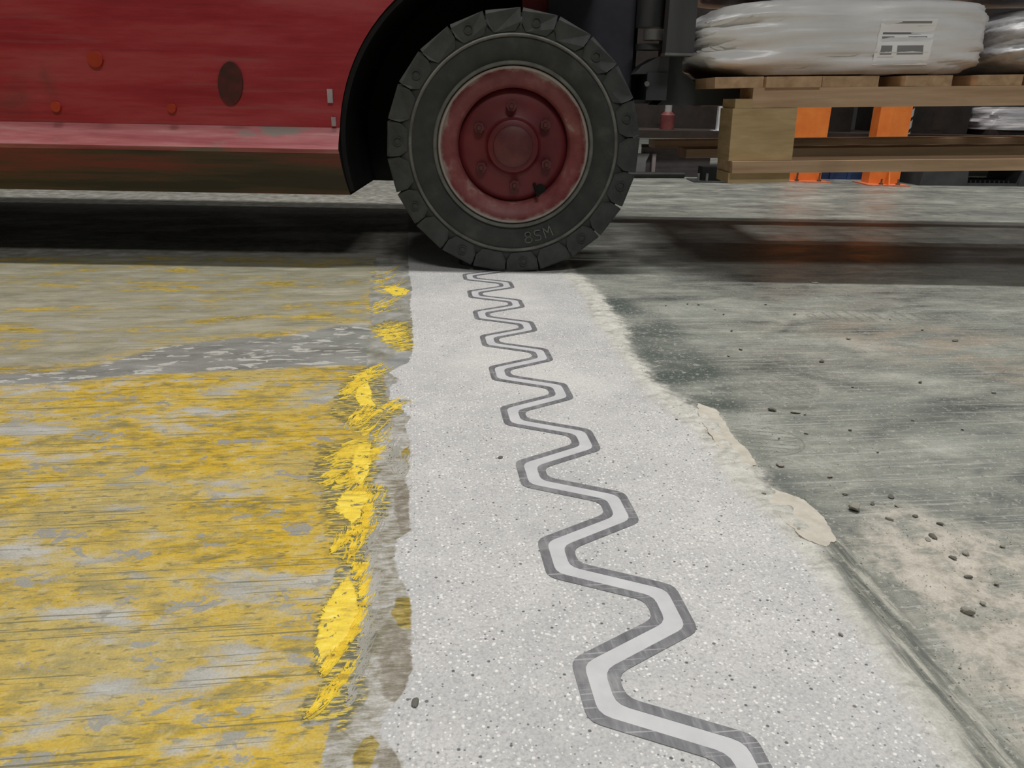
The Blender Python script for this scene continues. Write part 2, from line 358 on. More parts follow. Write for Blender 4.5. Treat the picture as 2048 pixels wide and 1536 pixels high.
    swirl = t.noise(t.map((26, 70, 1), (0, 0, -1.05), (1, 1, 0)), 1.0, 6, .62, .6)
    dc = t.ramp(add(mul(swirl, .6), mul(nf, .4)), [(.36, (.30, .295, .26)), (.46, (.45, .44, .40)), (.56, (.57, .56, .52)), (.68, (.63, .62, .585))])
    c = t.mix(mul(dm, t.step(t.attr('edge_l'), 0, .002)), c, dc)
    tm = t.step(add(t.attr('tan'), add(mul(jag, 3.0), cen(nl, .09))), -.03, .05)
    tc = t.ramp(add(mul(nf, .5), mul(nm, .5)), [(.34, (.20, .195, .165)), (.44, (.34, .315, .265)), (.52, (.47, .43, .37)), (.64, (.55, .51, .45))])
    c = t.mix(mul(tm, t.step(nm, .36, .52, .25, .95)), c, tc)
    sp = t.step(add(t.attr('scrape'), add(jag, cen(nl, .03))), -.01, .012)
    ss = t.noise(t.map((120, 9, 1), (0, 0, .12)), 1.0, 5, .65)
    c = t.mix(mul(sp, .9), c, t.ramp(ss, [(.40, (.075, .085, .075)), (.5, (.17, .175, .15)), (.60, (.40, .39, .345))]))
    grit = t.step(t.noise(P, 150, 4, .7), .57, .64)
    c = t.mix(mul(mul(grit, t.step(aR, 0.0, -.05)), .55), c, (.50, .48, .43))
    c = t.mix(mul(ml, mr), c, sc)
    c = t.mix(t.step(t.noise(P, 480, 2, .6), .40, .62, .0, .28), c, t.mix(.5, c, (.05, .05, .045)))
    t.set('Base Color', c)
    ro = add(t.ma('MULTIPLY', inv(mul(ml, mr)), 0.0), t.step(st3, .35, .65, .33, .55))
    ro = add(mul(ro, inv(mul(ml, mr))), mul(mul(ml, mr), .72))
    ro = mx(ro, mul(mx(mul(dm, rd), mx(tm, 0.0)), .85))
    t.set('Roughness', ro)
    h = add(mul(nf, .5), add(mul(nx, .3), mul(st2, .3)))
    h = add(h, mul(ml, .4))
    h = add(h, mul(mul(mx(tm, mul(dm, rd)), t.noise(P, 140, 5, .7)), 1.6))
    h = add(h, mul(mul(t.step(t.attr('margin'), -.01, .01), dg), 1.2))
    t.bump(h, .35, .0016)
    return t.m
build_floor()

# ------------------------------------------------------------------ far wall of the hall
M_wall = simple('dark_wall_paint', (.03, .029, .029), (.042, .04, .04), .8, .3, 0, .8)
bm = bmesh.new(); box(bm, -14, 14, 9.0, 9.2, 0, 6)
tag(mesh_obj('wall_back', bm, M_wall), 'dark back wall of the hall', kind='structure')

# ------------------------------------------------------------------ expansion joint let into the strip
def wave_points():
    """centre line of the hexagonal wave, one corner after another"""
    pts = []; per = .1675; xl, xr = .1225, .1985; flat = .021
    y = .4265-2*per
    while y < 3.3:
        pts += [(xl, y-flat), (xl, y+flat), (xr, y+per/2-flat), (xr, y+per/2+flat)]
        y += per
    return pts
def round_poly(pts, k=.22, n=4):
    out = [pts[0]]
    for i in range(1, len(pts)-1):
        p, a, b = np.array(pts[i]), np.array(pts[i-1]), np.array(pts[i+1])
        r = .0092
        A = p+(a-p)/np.linalg.norm(a-p)*r; B = p+(b-p)/np.linalg.norm(b-p)*r
        for t in np.linspace(0, 1, n): out.append(tuple((1-t)**2*A+2*t*(1-t)*p+t*t*B))
    return out+[pts[-1]]
def offset(line, d):
    L = np.array(line); T = np.gradient(L, axis=0); T /= np.linalg.norm(T, axis=1)[:, None]
    Nn = np.stack([-T[:, 1], T[:, 0]], 1)
    out = L.copy()
    for i in range(len(L)):
        a = L[max(i-1, 0)]; b = L[min(i+1, len(L)-1)]
        t1 = (L[i]-a) if i else (b-L[i]); t2 = (b-L[i]) if i < len(L)-1 else t1
        n1 = np.array([-t1[1], t1[0]])/max(np.linalg.norm(t1), 1e-9); n2 = np.array([-t2[1], t2[0]])/max(np.linalg.norm(t2), 1e-9)
        nn = n1+n2; nn /= max(np.linalg.norm(nn), 1e-9)
        out[i] = L[i]+nn*d/max(nn@n1, .6)
    return out
def ribbon(name, a, b, z0, z1, mat, parent):
    bm = bmesh.new(); rows = []
    for p, q in zip(a, b): rows.append([bm.verts.new((p[0], p[1], z0)), bm.verts.new((p[0], p[1], z1)), bm.verts.new((q[0], q[1], z1)), bm.verts.new((q[0], q[1], z0))])
    for r, s in zip(rows, rows[1:]):
        for i in range(3): bm.faces.new((r[i], r[i+1], s[i+1], s[i]))
    bm.faces.new(rows[0]); bm.faces.new(rows[-1])
    return mesh_obj(name, bm, mat, parent)
t = NT('joint_steel', .42, .5, .25); P = t.pos()
s1 = t.noise(t.map((160, 30, 1), (0, 0, .5)), 1, 4, .65); s2 = t.noise(P, 14, 4, .6)
cc = t.ramp(s1, [(.3, (.13, .13, .14)), (.55, (.21, .21, .225)), (.72, (.34, .34, .35))])
cc = t.mix(t.step(t.noise(t.map((12, 380, 1), (0, 0, .7)), 1, 2, .5), .62, .70, 0, .6), cc, (.5, .5, .5))
t.set('Base Color', t.mix(t.step(s2, .52, .68, 0, .45), cc, (.40, .40, .40))); M_steel = t.m
M_fill = simple('joint_filler', (.47, .475, .49), (.55, .55, .56), .5, .4, 0, 30)
joint = tag(empty('expansion_joint', (.16, 1.2, 0)), 'zigzag expansion joint of two dark steel strips running along the pale mortar strip', 'joint')
joint_par = joint
cl = [(x-.16, y-1.2) for x, y in wave_points()]
o1, o2, o3, o4 = (round_poly([tuple(p) for p in offset(cl, d)]) for d in (.0158, .0070, -.0070, -.0158))
ribbon('edge_profile', o1, o2, -.006, .0013, M_steel, joint); ribbon('edge_profile', o3, o4, -.006, .0013, M_steel, joint)
tag(ribbon('filler_band', o2, o3, -.006, .0010, M_fill, joint), 'pale grey filler between the steel strips')

# ------------------------------------------------------------------ forklift
YT = -.105
OX = Vector((.2251, 1.8158, 0))
truck = tag(empty('forklift', OX, YT), 'red forklift truck crossing the zigzag joint with a loaded pallet', 'forklift')
t = NT('red_truck_paint', .45, .45); P = t.pos()
v = t.noise(t.map((1.2, 6, 9)), 2.2, 6, .65); v2 = t.noise(t.map((2.5, 20, 60)), 1, 5, .6); v3 = t.noise(P, 3.2, 5, .55, .5)
c = t.ramp(v, [(.3, (.25, .012, .021)), (.5, (.32, .019, .031)), (.7, (.37, .05, .058))])
c = t.mix(t.step(v2, .52, .70, 0, .4), c, (.27, .09, .09))
c = t.mix(t.step(v2, .44, .30, 0, .4), c, (.12, .010, .014))
c = t.mix(t.step(v3, .56, .68, 0, .55), c, (.10, .035, .028))
t.set('Base Color', c); t.set('Roughness', t.step(v, .3, .7, .35, .6)); t.bump(v2, .1, .001); M_red = t.m
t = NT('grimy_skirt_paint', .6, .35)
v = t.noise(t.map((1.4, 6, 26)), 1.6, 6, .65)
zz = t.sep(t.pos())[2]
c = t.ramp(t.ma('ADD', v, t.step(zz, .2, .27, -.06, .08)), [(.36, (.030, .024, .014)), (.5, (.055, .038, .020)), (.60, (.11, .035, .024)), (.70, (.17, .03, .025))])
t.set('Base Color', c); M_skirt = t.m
t = NT('dirty_lit_ledge_paint', .55, .4)
v = t.noise(t.map((2, 8, 30)), 1.6, 6, .65); v2 = t.noise(t.map((5, 8, 12)), 1, 5, .6)
c = t.ramp(v, [(.34, (.26, .05, .06)), (.52, (.36, .11, .12)), (.66, (.40, .20, .20))])  # pinker, lighter red paints in the light caught by the upward slope
c = t.mix(t.step(v2, .55, .64, 0, .9), c, (.17, .15, .13))
t.set('Base Color', c); M_ledge = t.m
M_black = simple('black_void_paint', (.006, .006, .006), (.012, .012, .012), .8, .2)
M_dark = simple('dark_mast_steel', (.035, .036, .04), (.07, .07, .074), .5, .45, .2, 10, (1, 1, .3))
M_slate = simple('slate_fork_steel', (.026, .030, .033), (.05, .054, .056), .55, .4, .2, 8)
M_purple = simple('dark_purple_plate', (.024, .022, .034), (.04, .037, .052), .6, .35)
M_grey = simple('grey_machine_steel', (.12, .12, .12), (.2, .2, .2), .45, .5, .4, 14)

def bool_cut(o, cutter):
    md = o.modifiers.new('cut', 'BOOLEAN'); md.operation = 'DIFFERENCE'; md.object = cutter; md.solver = 'EXACT'
    dg = bpy.context.evaluated_depsgraph_get(); dg.update()
    me = bpy.data.meshes.new_from_object(o.evaluated_get(dg)); o.modifiers.clear(); o.data = me
WZ = .2884; ARCH = .402
XB0, XB1 = -2.35, .19
def sweep(name, poly, mat, x0=XB0, x1=XB1):
    bm = bmesh.new(); prism(bm, poly, 'x', x0, x1); return mesh_obj(name, bm, mat, truck)
body = sweep('body_panel', [(.05, .322), (.05, .80), (.075, .95), (.16, 1.15), (1.0, 1.15), (1.10, .95), (1.10, .322)], M_red)
ledge = sweep('body_ledge', [(.05, .3215), (.022, .275), (.03, .265), (1.12, .265), (1.10, .3215)], M_ledge); tag(ledge, 'dirty ledge below the red side panel, caught light painted in as pink')
skirt = sweep('side_skirt', [(.03, .2645), (.05, .17), (1.09, .17), (1.12, .2645)], M_skirt, XB0, XB1); tag(skirt, 'grime-brown lower skirt')
bm = bmesh.new(); cyl(bm, (0, -.2, WZ), (0, .40, WZ), ARCH, 96); cut = mesh_obj('cutter', bm, M_black, truck)
bm = bmesh.new(); box(bm, -ARCH+.055, .6, -.2, .40, .0, WZ); cut2 = mesh_obj('cutter', bm, M_black, truck)
bpy.context.view_layer.update()
for o in (body, ledge, skirt):
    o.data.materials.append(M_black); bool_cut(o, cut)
for o in (skirt, ledge): bool_cut(o, cut2)
bpy.data.objects.remove(cut); bpy.data.objects.remove(cut2)
# black lining of the wheel well
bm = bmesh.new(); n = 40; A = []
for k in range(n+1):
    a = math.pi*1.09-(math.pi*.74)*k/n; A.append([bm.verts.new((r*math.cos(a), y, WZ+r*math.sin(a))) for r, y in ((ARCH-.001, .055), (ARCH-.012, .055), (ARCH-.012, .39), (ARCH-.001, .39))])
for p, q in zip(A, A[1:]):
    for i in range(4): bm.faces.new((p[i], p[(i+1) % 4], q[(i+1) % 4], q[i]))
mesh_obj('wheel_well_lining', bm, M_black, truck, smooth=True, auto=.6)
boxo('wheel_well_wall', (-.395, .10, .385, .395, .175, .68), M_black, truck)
# plain orange discs and fixtures on the side panel
M_orange_disc = simple('orange_disc_paint', (.33, .028, .012), (.40, .04, .014), .4, .5)
for x, z, r in ((-.935, .457, .017), (-1.04, .355, .011), (-.779, .357, .010)):
    tag(cylo('side_disc', (x, .051, z), (x, .043, z), r, M_orange_disc, truck, 20, bevel=.002), 'small orange round disc on the red panel')
bm = bmesh.new(); cyl(bm, (0, .0515, 0), (0, .046, 0), 1, 32)
for v in bm.verts: v.co.x = v.co.x*.028-.641+.10*v.co.z*.045; v.co.z = v.co.z*.046+.412
M_hole = simple('hole_shade_red', (.045, .016, .014), (.10, .018, .018), .7, .3, 0, 30)  # dark red stands in for the shade inside the recess
tag(mesh_obj('access_hole', bm, M_hole, truck, bevel=.001), 'dark oval access hole')
M_light = simple('pale_reflector', (.30, .24, .26), (.4, .34, .36), .5)
boxo('edge_reflector', (-.424, -.412, .044, .056, .375, .405), M_light, truck, .001)
boxo('edge_reflector', (-.418, -.408, .044, .056, .325, .345), M_light, truck, .001)
boxo('rear_bumper', (-2.45, -2.351, .12, 1.05, .2, .55), M_dark, truck, .01)
boxo('fender_bracket', (.02, .24, .24, .27, .585, .64), M_red, truck, .004)

# --- tyre: carcass lathe with separate shoulder lugs
t = NT('tyre_rubber', .75, .3); P = t.pos()
rr = t.noise(P, 16, 5, .6)
t.set('Base Color', t.ramp(rr, [(.35, (.026, .028, .026)), (.55, (.038, .040, .037)), (.72, (.062, .063, .056))])); t.bump(t.noise(P, 120, 3, .6), .2, .001); M_rub = t.m
M_rub2 = simple('tyre_tread_rubber', (.032, .035, .034), (.055, .058, .055), .7, .3, 0, 22, bump=.15)
M_ridge = simple('dusty_rubber_ridge', (.085, .085, .076), (.15, .15, .135), .8, .25, 0, 20)
TW = .165
def make_wheel(y0, flip):
    w = 1
    bm = bmesh.new()
    prof = [(.166, .03), (.170, .016), (.177, .009), (.184, .010), (.190, .006), (.205, .001), (.222, .000), (.231, .003), (.236, .004), (.244, .005), (.262, .008), (.272, .022), (.274, TW/2)]
    prof = prof+[(r, TW-y) for r, y in prof[-2::-1]]
    lathe(bm, prof, 96)
    ty = mesh_obj('tyre', bm, M_rub, truck, smooth=True, auto=.8); ty.location = (0, y0, WZ)
    bm = bmesh.new(); lathe(bm, [(.2305, .004), (.232, -.0015), (.2365, -.0015), (.239, .006)], 96)
    tag(mesh_obj('shoulder_ridge', bm, M_ridge, ty, smooth=True), 'dusty raised ring on the sidewall')
    bm = bmesh.new(); lathe(bm, [(.174, .013), (.1755, .0035), (.1815, .003), (.1835, .011)], 96)
    tag(mesh_obj('bead_ring', bm, M_ridge, ty, smooth=True), 'dusty grey bead ring beside the rim')
    def lug(side, dimple):
        h = .0400
        bm = bmesh.new()
        outline = [(-h*.95, .2865), (h*.95, .2865), (h*.96, .279), (h*.90, .258), (h*.58, .2405), (-h*.58, .2405), (-h*.90, .258), (-h*.96, .279)]
        y_out = [.007, .007, .0035, .0015, .003, .003, .0015, .0035]
        A = [bm.verts.new((u, yo, v)) for (u, v), yo in zip(outline, y_out)]
        B = [bm.verts.new((u*.86+.006, .079, min(v, .2865) if v > .27 else .262)) for u, v in outline]
        bm.faces.new(A); bm.faces.new(B[::-1])
        for i in range(8): bm.faces.new((A[i], B[i], B[(i+1) % 8], A[(i+1) % 8]))
        if dimple:
            v = [bm.verts.new((.0105*math.cos(q)-.004, .0012, .2635+.0105*math.sin(q))) for q in np.linspace(0, 2*math.pi, 16, endpoint=False)]
            v2 = [bm.verts.new((.0085*math.cos(q)-.004, .0012, .2635+.0085*math.sin(q))) for q in np.linspace(0, 2*math.pi, 16, endpoint=False)]
            v3 = [bm.verts.new((.0085*math.cos(q)-.004, .0060, .2635+.0085*math.sin(q))) for q in np.linspace(0, 2*math.pi, 16, endpoint=False)]
            for i in range(16):
                j = (i+1) % 16; bm.faces.new((v[i], v[j], v2[j], v2[i])); bm.faces.new((v2[i], v2[j], v3[j], v3[i]))
        bmesh.ops.bevel(bm, geom=[e for e in bm.edges if len(e.link_faces) == 2 and e.calc_face_angle(0) > .5 and max(q.co.y for q in e.verts) < .01], offset=.002, segments=2, affect='EDGES')
        if side: 
            for v in bm.verts: v.co.y = TW-v.co.y
        return mesh_obj('tread_lug', bm, M_rub2, ty)
    nl = 22
    protos = [lug(0, True), lug(0, False), lug(1, False)]
    for k in range(nl):
        a = math.pi+(k-.5+.16)*2*math.pi/nl
        o = protos[k % 2] if k < 2 else share(protos[k % 2], 'tread_lug')
        o.rotation_euler = (0, a, 0)
        o = protos[2] if k == 0 else share(protos[2], 'tread_lug')
        o.rotation_euler = (0, a+math.pi/nl, 0)
    return ty
tyre = make_wheel(0.0, False); tag(tyre, 'black lugged tyre rolling over the zigzag joint')
# raised sidewall lettering, blurred in the photograph: 8 S M
def glyph(bm, strokes, ang, size, rad):
    for s in strokes:
        for p, q in zip(s, s[1:]):
            P0, P1 = Vector((p[0]*size, p[1]*size)), Vector((q[0]*size, q[1]*size)); d = (P1-P0).normalized()*.0012; n = Vector((-d.y, d.x))
            quad = [P0-d+n, P0-d-n, P1+d-n, P1+d+n]
            vs = []
            for y in (.0045, -.0012):
                for c in quad:
                    u, r = c.x, rad-c.y; a = -math.pi/2+ang+u/rad
                    vs.append(bm.verts.new((r*math.cos(a), y, r*math.sin(a))))
            for f in ((0, 1, 2, 3), (7, 6, 5, 4), (0, 4, 5, 1), (1, 5, 6, 2), (2, 6, 7, 3), (3, 7, 4, 0)): bm.faces.new([vs[i] for i in f])
G8 = [[(-.12, .03), (.12, .03), (.32, -.16), (.32, -.36), (.14, -.5), (-.14, -.5), (-.32, -.36), (-.32, -.16), (-.12, .03), (-.27, .2), (-.27, .36), (-.12, .5), (.12, .5), (.27, .36), (.27, .2), (.12, .03)]]
GS = [[(.3, .42), (-.1, .5), (-.3, .3), (-.2, .05), (.2, -.05), (.3, -.3), (.1, -.5), (-.3, -.42)]]
GM = [[(-.35, -.5), (-.35, .5), (0, -.1), (.35, .5), (.35, -.5)]]
bm = bmesh.new()
for g, a in ((G8, .19), (GS, .30), (GM, .42)): glyph(bm, g, a, .024, .2075)
mesh_obj('sidewall_lettering', bm, M_ridge, tyre)
# --- rim, dish, nuts, hub
t = NT('dusty_red_rim', .5, .4); P = t.pos()
v = t.noise(P, 18, 5, .6); s = t.sep(P)
rad = t.ma('SQRT', t.ma('ADD', t.ma('POWER', s[0], 2.0), t.ma('POWER', s[2], 2.0)))
c = t.ramp(v, [(.35, (.14, .030, .032)), (.55, (.20, .055, .055)), (.7, (.25, .11, .10))])
c = t.mix(t.ma('MULTIPLY', t.step(t.ma('ADD', rad, t.ma('MULTIPLY', t.ma('SUBTRACT', v, .5), .03)), .160, .168), .8), c, (.30, .28, .25))
c = t.mix(t.step(v, .62, .72, 0, .5), c, (.33, .27, .24))
t.set('Base Color', c); M_rim = t.m
M_dish = simple('dark_red_dish', (.085, .008, .012), (.135, .016, .020), .5, .4, 0, 9)
M_hub = simple('brownish_hub', (.075, .016, .017), (.12, .032, .031), .55, .35, 0, 20)
bm = bmesh.new(); lathe(bm, [(.160, .06), (.167, .03), (.1715, .014), (.1725, .008), (.170, .005), (.166, .0055), (.164, .009), (.160, .015), (.150, .021), (.134, .030), (.129, .036), (.127, .050), (.130, .075)], 96)
rim = mesh_obj('wheel_rim', bm, M_rim, truck, smooth=True, auto=.9); rim.location = (0, 0, WZ); tag(rim, 'dusty red wheel rim with worn pale lip')
bm = bmesh.new(); R = lathe(bm, [(.1285, .060), (.122, .052), (.112, .049), (.095, .047), (.068, .047), (.062, .043), (.058, .034), (.050, .031), (.020, .030)], 72)
bm.faces.new([r[-1] for r in R])
mesh_obj('wheel_dish', bm, M_dish, rim, smooth=True, auto=.7)
bm = bmesh.new(); R = lathe(bm, [(.046, .031), (.045, .022), (.036, .017), (.018, .016)], 40); bm.faces.new([r[-1] for r in R])
mesh_obj('hub_cap', bm, M_hub, rim, smooth=True, auto=.7)
nut = None
for k in range(6):
    a = -math.pi/2+.06+k*math.pi/3; x, z = .088*math.cos(a), .088*math.sin(a)
    if nut is None:
        bm = bmesh.new(); cyl(bm, (0, .048, 0), (0, .032, 0), .0125, 6); cyl(bm, (0, .034, 0), (0, .025, 0), .0065, 10, .005)
        nut = mesh_obj('wheel_nut', bm, M_hub, rim, bevel=.0015); nut.location = (x, 0, z)
    else: share(nut, 'wheel_nut', (x, 0, z), (0, rnd.random(), 0))
tag(cylo('valve_hole', (.067, .051, -.098), (.067, .0445, -.098), .0125, M_black, rim, 20), 'black hole in the dish')
bm = bmesh.new(); cyl(bm, (.052, .046, -.085), (.060, .012, -.108), .004, 10); mesh_obj('valve_stem', bm, M_black, rim, smooth=True, auto=.7)
# far front wheel and axle, glimpsed only below the truck
bm = bmesh.new(); lathe(bm, [(.05, .1), (.17, .01), (.22, 0), (.265, .03), (.28, .08), (.265, .13), (.22, TW), (.17, TW-.01), (.05, .1)], 40)
o = mesh_obj('far_tyre', bm, M_rub, truck, smooth=True); o.location = (0, .93, WZ-.007)
cylo('front_axle', (0, .16, WZ), (0, .94, WZ), .05, M_dark, truck)
# --- mast, carriage and forks
boxo('mast_guard_plate', (.08, .288, .185, .20, .215, 1.5), M_purple, truck, .003)
boxo('mast_channel', (.262, .30, .21, .30, .23, 1.9), M_black, truck, .003)
boxo('mast_channel', (.262, .30, .80, .89, .23, 1.9), M_black, truck, .003)
bm = bmesh.new(); box(bm, .336, .398, .03, .075, .494, 1.1); tag(mesh_obj('carriage_upright', bm, M_dark, truck, bevel=.003), 'dark grey upright bar beside the sacks')
boxo('carriage_upright_foot', (.334, .40, .027, .078, .489, .4945), M_grey, truck, .001)
boxo('carriage_plate', (.31, .358, .09, .99, .395, .455), M_slate, truck, .004)
boxo('carriage_plate', (.31, .358, .09, .99, .72, .80), M_slate, truck, .004)
cylo('lift_cylinder', (.318, .16, .555), (.318, .16, 1.2), .032, M_dark, truck, 24)
cylo('cylinder_roller', (.325, .12, .525), (.325, .12, .548), .026, M_grey, truck, 24, bevel=.003)
cylo('cylinder_roller', (.318, .14, .505), (.318, .14, .518), .032, M_dark, truck, 24, bevel=.003)
bm = bmesh.new(); prism(bm, [(.285, .452), (.36, .452), (.36, .492), (.335, .490), (.30, .47)], 'y', .10, .24); mesh_obj('cylinder_mount', bm, M_dark, truck, bevel=.003)
for y in (.13, .80):
    bm = bmesh.new(); prism(bm, [(.345, .384), (1.35, .398), (1.35, .412), (.52, .424), (.44, .432), (.398, .46), (.392, .75), (.360, .75), (.362, .40)], 'y', y, y+.12)
    mesh_obj('fork', bm, M_slate, truck, bevel=.003)
cylo('carriage_bolt', (.309, .089, .43), (.309, .081, .43), .006, M_grey, truck, 8)

# ------------------------------------------------------------------ pallet carried on the forks
def wood(name, a, b, sx=(2, 30, 30)):
    t = NT(name, .7, .3)
    v = t.noise(t.map(sx), 1.3, 6, .62, .3); v2 = t.noise(t.pos(), 7, 4, .5)
    c = t.ramp(v, [(.34, a), (.52, tuple((p+q)/2 for p, q in zip(a, b))), (.68, b)])
    t.set('Base Color', t.mix(t.step(v2, .55, .75, 0, .35), c, tuple(p*.7 for p in a))); t.bump(v, .25, .001)
    return t.m
M_wx = wood('pallet_wood_long', (.36, .23, .135), (.58, .40, .26))
M_wy = wood('pallet_wood_deck', (.34, .21, .12), (.52, .34, .20), (30, 2, 30))
M_wb = wood('pallet_block_wood', (.36, .25, .12), (.52, .38, .21), (5, 6, 34))
TILT = -.027
pal = empty('wooden_pallet', OX); pal.rotation_euler = (0, TILT, YT)
R3 = Matrix.Rotation(YT, 3, 'Z')
pal.location = OX+R3 @ Vector((.482, -.05, .2225))
tag(pal, 'brown wooden block pallet carried on the forklift with white sacks on it', 'pallet')
LEN, DEP = 2.1, 1.0
dx = -.043
for x0, x1 in ((dx, .062), (.067, .186), (.191, .313), (.371, .474), (.529, .628), (.683, .785), (.84, .94), (.995, 1.1), (1.155, 1.26), (1.32, 1.42), (1.48, 1.58), (1.64, 1.74), (1.80, 1.90), (1.98, LEN+.02)):
    boxo('deck_board', (x0, x1, 0+rnd.uniform(-.003, .003), DEP, .2005, .2225), M_wy, pal, .0015, .0007)
for y0, y1 in ((.0, .10), (.45, .55), (.90, 1.0)):
    boxo('stringer_board', (.042, LEN, y0+.002, y1, .159, .2), M_wx, pal, .002, .0007)
    boxo('bottom_board', (.006, LEN, y0-.012, y1+.01, .0225, .0475), M_wx, pal, .002, .0007)
    ins = {.0: 0, .45: .14, .90: .27}[y0]
    for x0, x1 in ((ins, ins+.142), (1.32, 1.46), (LEN-.158, LEN)):
        boxo('block', (x0, x1, y0, y1, .048, .1585), M_wb, pal, .002)
        boxo('skid_foot', (x0+.003, x1, y0+.002, y1, 0, .022), M_wb, pal, .002)
    if not ins: boxo('spacer_cleat', (.004, .0415, y0, y1, .159, .178), M_wb, pal, .0015)

# ------------------------------------------------------------------ white plastic sacks
t = NT('white_sack_plastic', .32, .5); P = t.pos()
v = t.noise(P, 6, 5, .6)
t.set('Base Color', t.ramp(v, [(.3, (.65, .65, .66)), (.7, (.77, .76, .77))]))
t.bump(t.noise(t.map((5, 14, 30)), 1.5, 6, .6, .5), .22, .006); M_sack = t.m
M_sack2 = simple('grey_sack_plastic', (.46, .46, .48), (.58, .58, .60), .35, .5, 0, 7, (4, 9, 20), bump=.25, bdist=.006)
def sack(name, d, mat, label, seed, pinch=.75):
    """pillow-shaped filled bag with creased ends, origin at its base"""
    lx, ly, lz = d
    bm = bmesh.new(); box(bm, -1, 1, -1, 1, -1, 1)
    bmesh.ops.subdivide_edges(bm, edges=bm.edges[:], cuts=23, use_grid_fill=True)
    co = np.array([v.co[:] for v in bm.verts]); u, v, w = co.T
    e = 7.0
    nrm = (np.abs(u)**e+np.abs(v)**e+np.abs(w)**e)**(1/e)
    U, V, Wz = u/nrm, v/nrm, w/nrm
    end = np.clip((np.abs(U)-.45)/.55, 0, 1)**1.6
    left = np.where(U < 0, 1.0, .22)
    Wz = Wz*(1-end*left*(1-pinch)); V = V*(1-.12*end)
    Wz = Wz+.10*(1-V**2)*np.sign(Wz)*(1-end)*.6*(Wz > 0)
    wr = fbm(U*1.2+V*.6, Wz*3.2+V*2, 2.4, seed, 4)*.05*(.5+end*left)
    wr += .035*np.sin((Wz*9+U*3.2+seed))*end*left+.012*np.sin(Wz*21-U*5+2*seed)*np.clip(-U, 0, 1)
    V = V*(1+wr); Wz = Wz*(1+wr*.9); U = U*(1+wr*.3)
    X = U*lx/2; Y = V*ly/2; Z = (Wz+1)*lz/2
    Z = np.where(Z < .012, .0015+np.maximum(Z, 0)*.3, Z)
    for q, a, b, c in zip(bm.verts, X, Y, Z): q.co = (a, b, c)
    o = mesh_obj(name, bm, mat, None, smooth=True)
    return tag(o, label, 'sack', 'filled sacks on the pallet')
PALM = Matrix.Translation(pal.location) @ Matrix.Rotation(YT, 4, 'Z') @ Matrix.Rotation(TILT, 4, 'Y')
def put(o, x, y, z, rz=0):
    o.matrix_world = PALM @ Matrix.Translation((x, y, z)) @ Matrix.Rotation(rz, 4, 'Z')
s1 = sack('sack', (.672, .46, .160), M_sack, 'white plastic sack with a paper label on the near edge of the pallet', 3, pinch=.58); put(s1, .262, .275, .2235)
s2 = sack('sack', (.62, .46, .145), M_sack2, 'greyish sack at the right frame edge on the lower layer', 8, pinch=.7); put(s2, .925, .275, .2235)
s3 = sack('sack', (.66, .50, .140), M_sack, 'white sack stacked on top of the labelled sack', 12, pinch=.72); put(s3, .27, .28, .401)
s4 = sack('sack', (.62, .46, .140), M_sack2, 'greyish sack at the right frame edge on the upper layer', 17, pinch=.7); put(s4, .93, .28, .395)
# printed paper label stuck to the front of the nearest sack; it follows the bulge
t = NT('printed_label', .5, .4); S = t.sep(t.pos())
white = (.88, .87, .88); c = white
def bar(c, x0, x1, z0, z1, col):
    e = .0012
    k = t.ma('MULTIPLY', t.ma('MULTIPLY', t.step(S[0], x0, x0+e), t.step(S[0], x1, x1-e)), t.ma('MULTIPLY', t.step(S[2], z0, z0+e), t.step(S[2], z1, z1-e)))
    return t.mix(k, c, col)
g1, g2 = (.24, .24, .25), (.18, .18, .19)
c = bar(c, -.044, .053, .036, .042, g1); c = bar(c, -.052, .036, .015, .0205, g2); c = bar(c, -.052, -.022, .006, .0125, g1); c = bar(c, .008, .050, .006, .0125, g1)
c = bar(c, -.054, .052, .0005, .0020, (.5, .5, .5)); c = bar(c, -.052, -.026, -.026, -.006, (.24, .24, .25)); c = bar(c, -.016, .044, -.026, -.006, (.24, .24, .25))
c = bar(c, -.056, -.02, -.0315, -.0285, (.55, .55, .55)); c = bar(c, -.056, .03, -.039, -.0365, (.6, .6, .6))
t.set('Base Color', c); M_label = t.m
bm = bmesh.new(); nn = 12
grid = [[bm.verts.new((-.062+.124*i/nn+.006*(j/8-.5), 0, -.046+.092*j/8)) for i in range(nn+1)] for j in range(9)]
for j in range(8):
    for i in range(nn): bm.faces.new((grid[j][i], grid[j][i+1], grid[j+1][i+1], grid[j+1][i]))
lab = mesh_obj('paper_label', bm, M_label, s1, smooth=True); tag(lab, 'white paper label with grey print lines and barcodes')
lab.location = (.115, 0, .068)
def snap(lab, host):
    me = host.data
    from mathutils.bvhtree import BVHTree
    bv = BVHTree.FromPolygons([v.co for v in me.vertices], [p.vertices for p in me.polygons])
    for v in lab.data.vertices:
        h = bv.ray_cast(Vector((v.co.x+lab.location.x, -1, v.co.z+lab.location.z)), Vector((0, 1, 0)))
        if h[0] is not None: v.co.y = h[0].y-.0012
    lab.data.update()
snap(lab, s1)

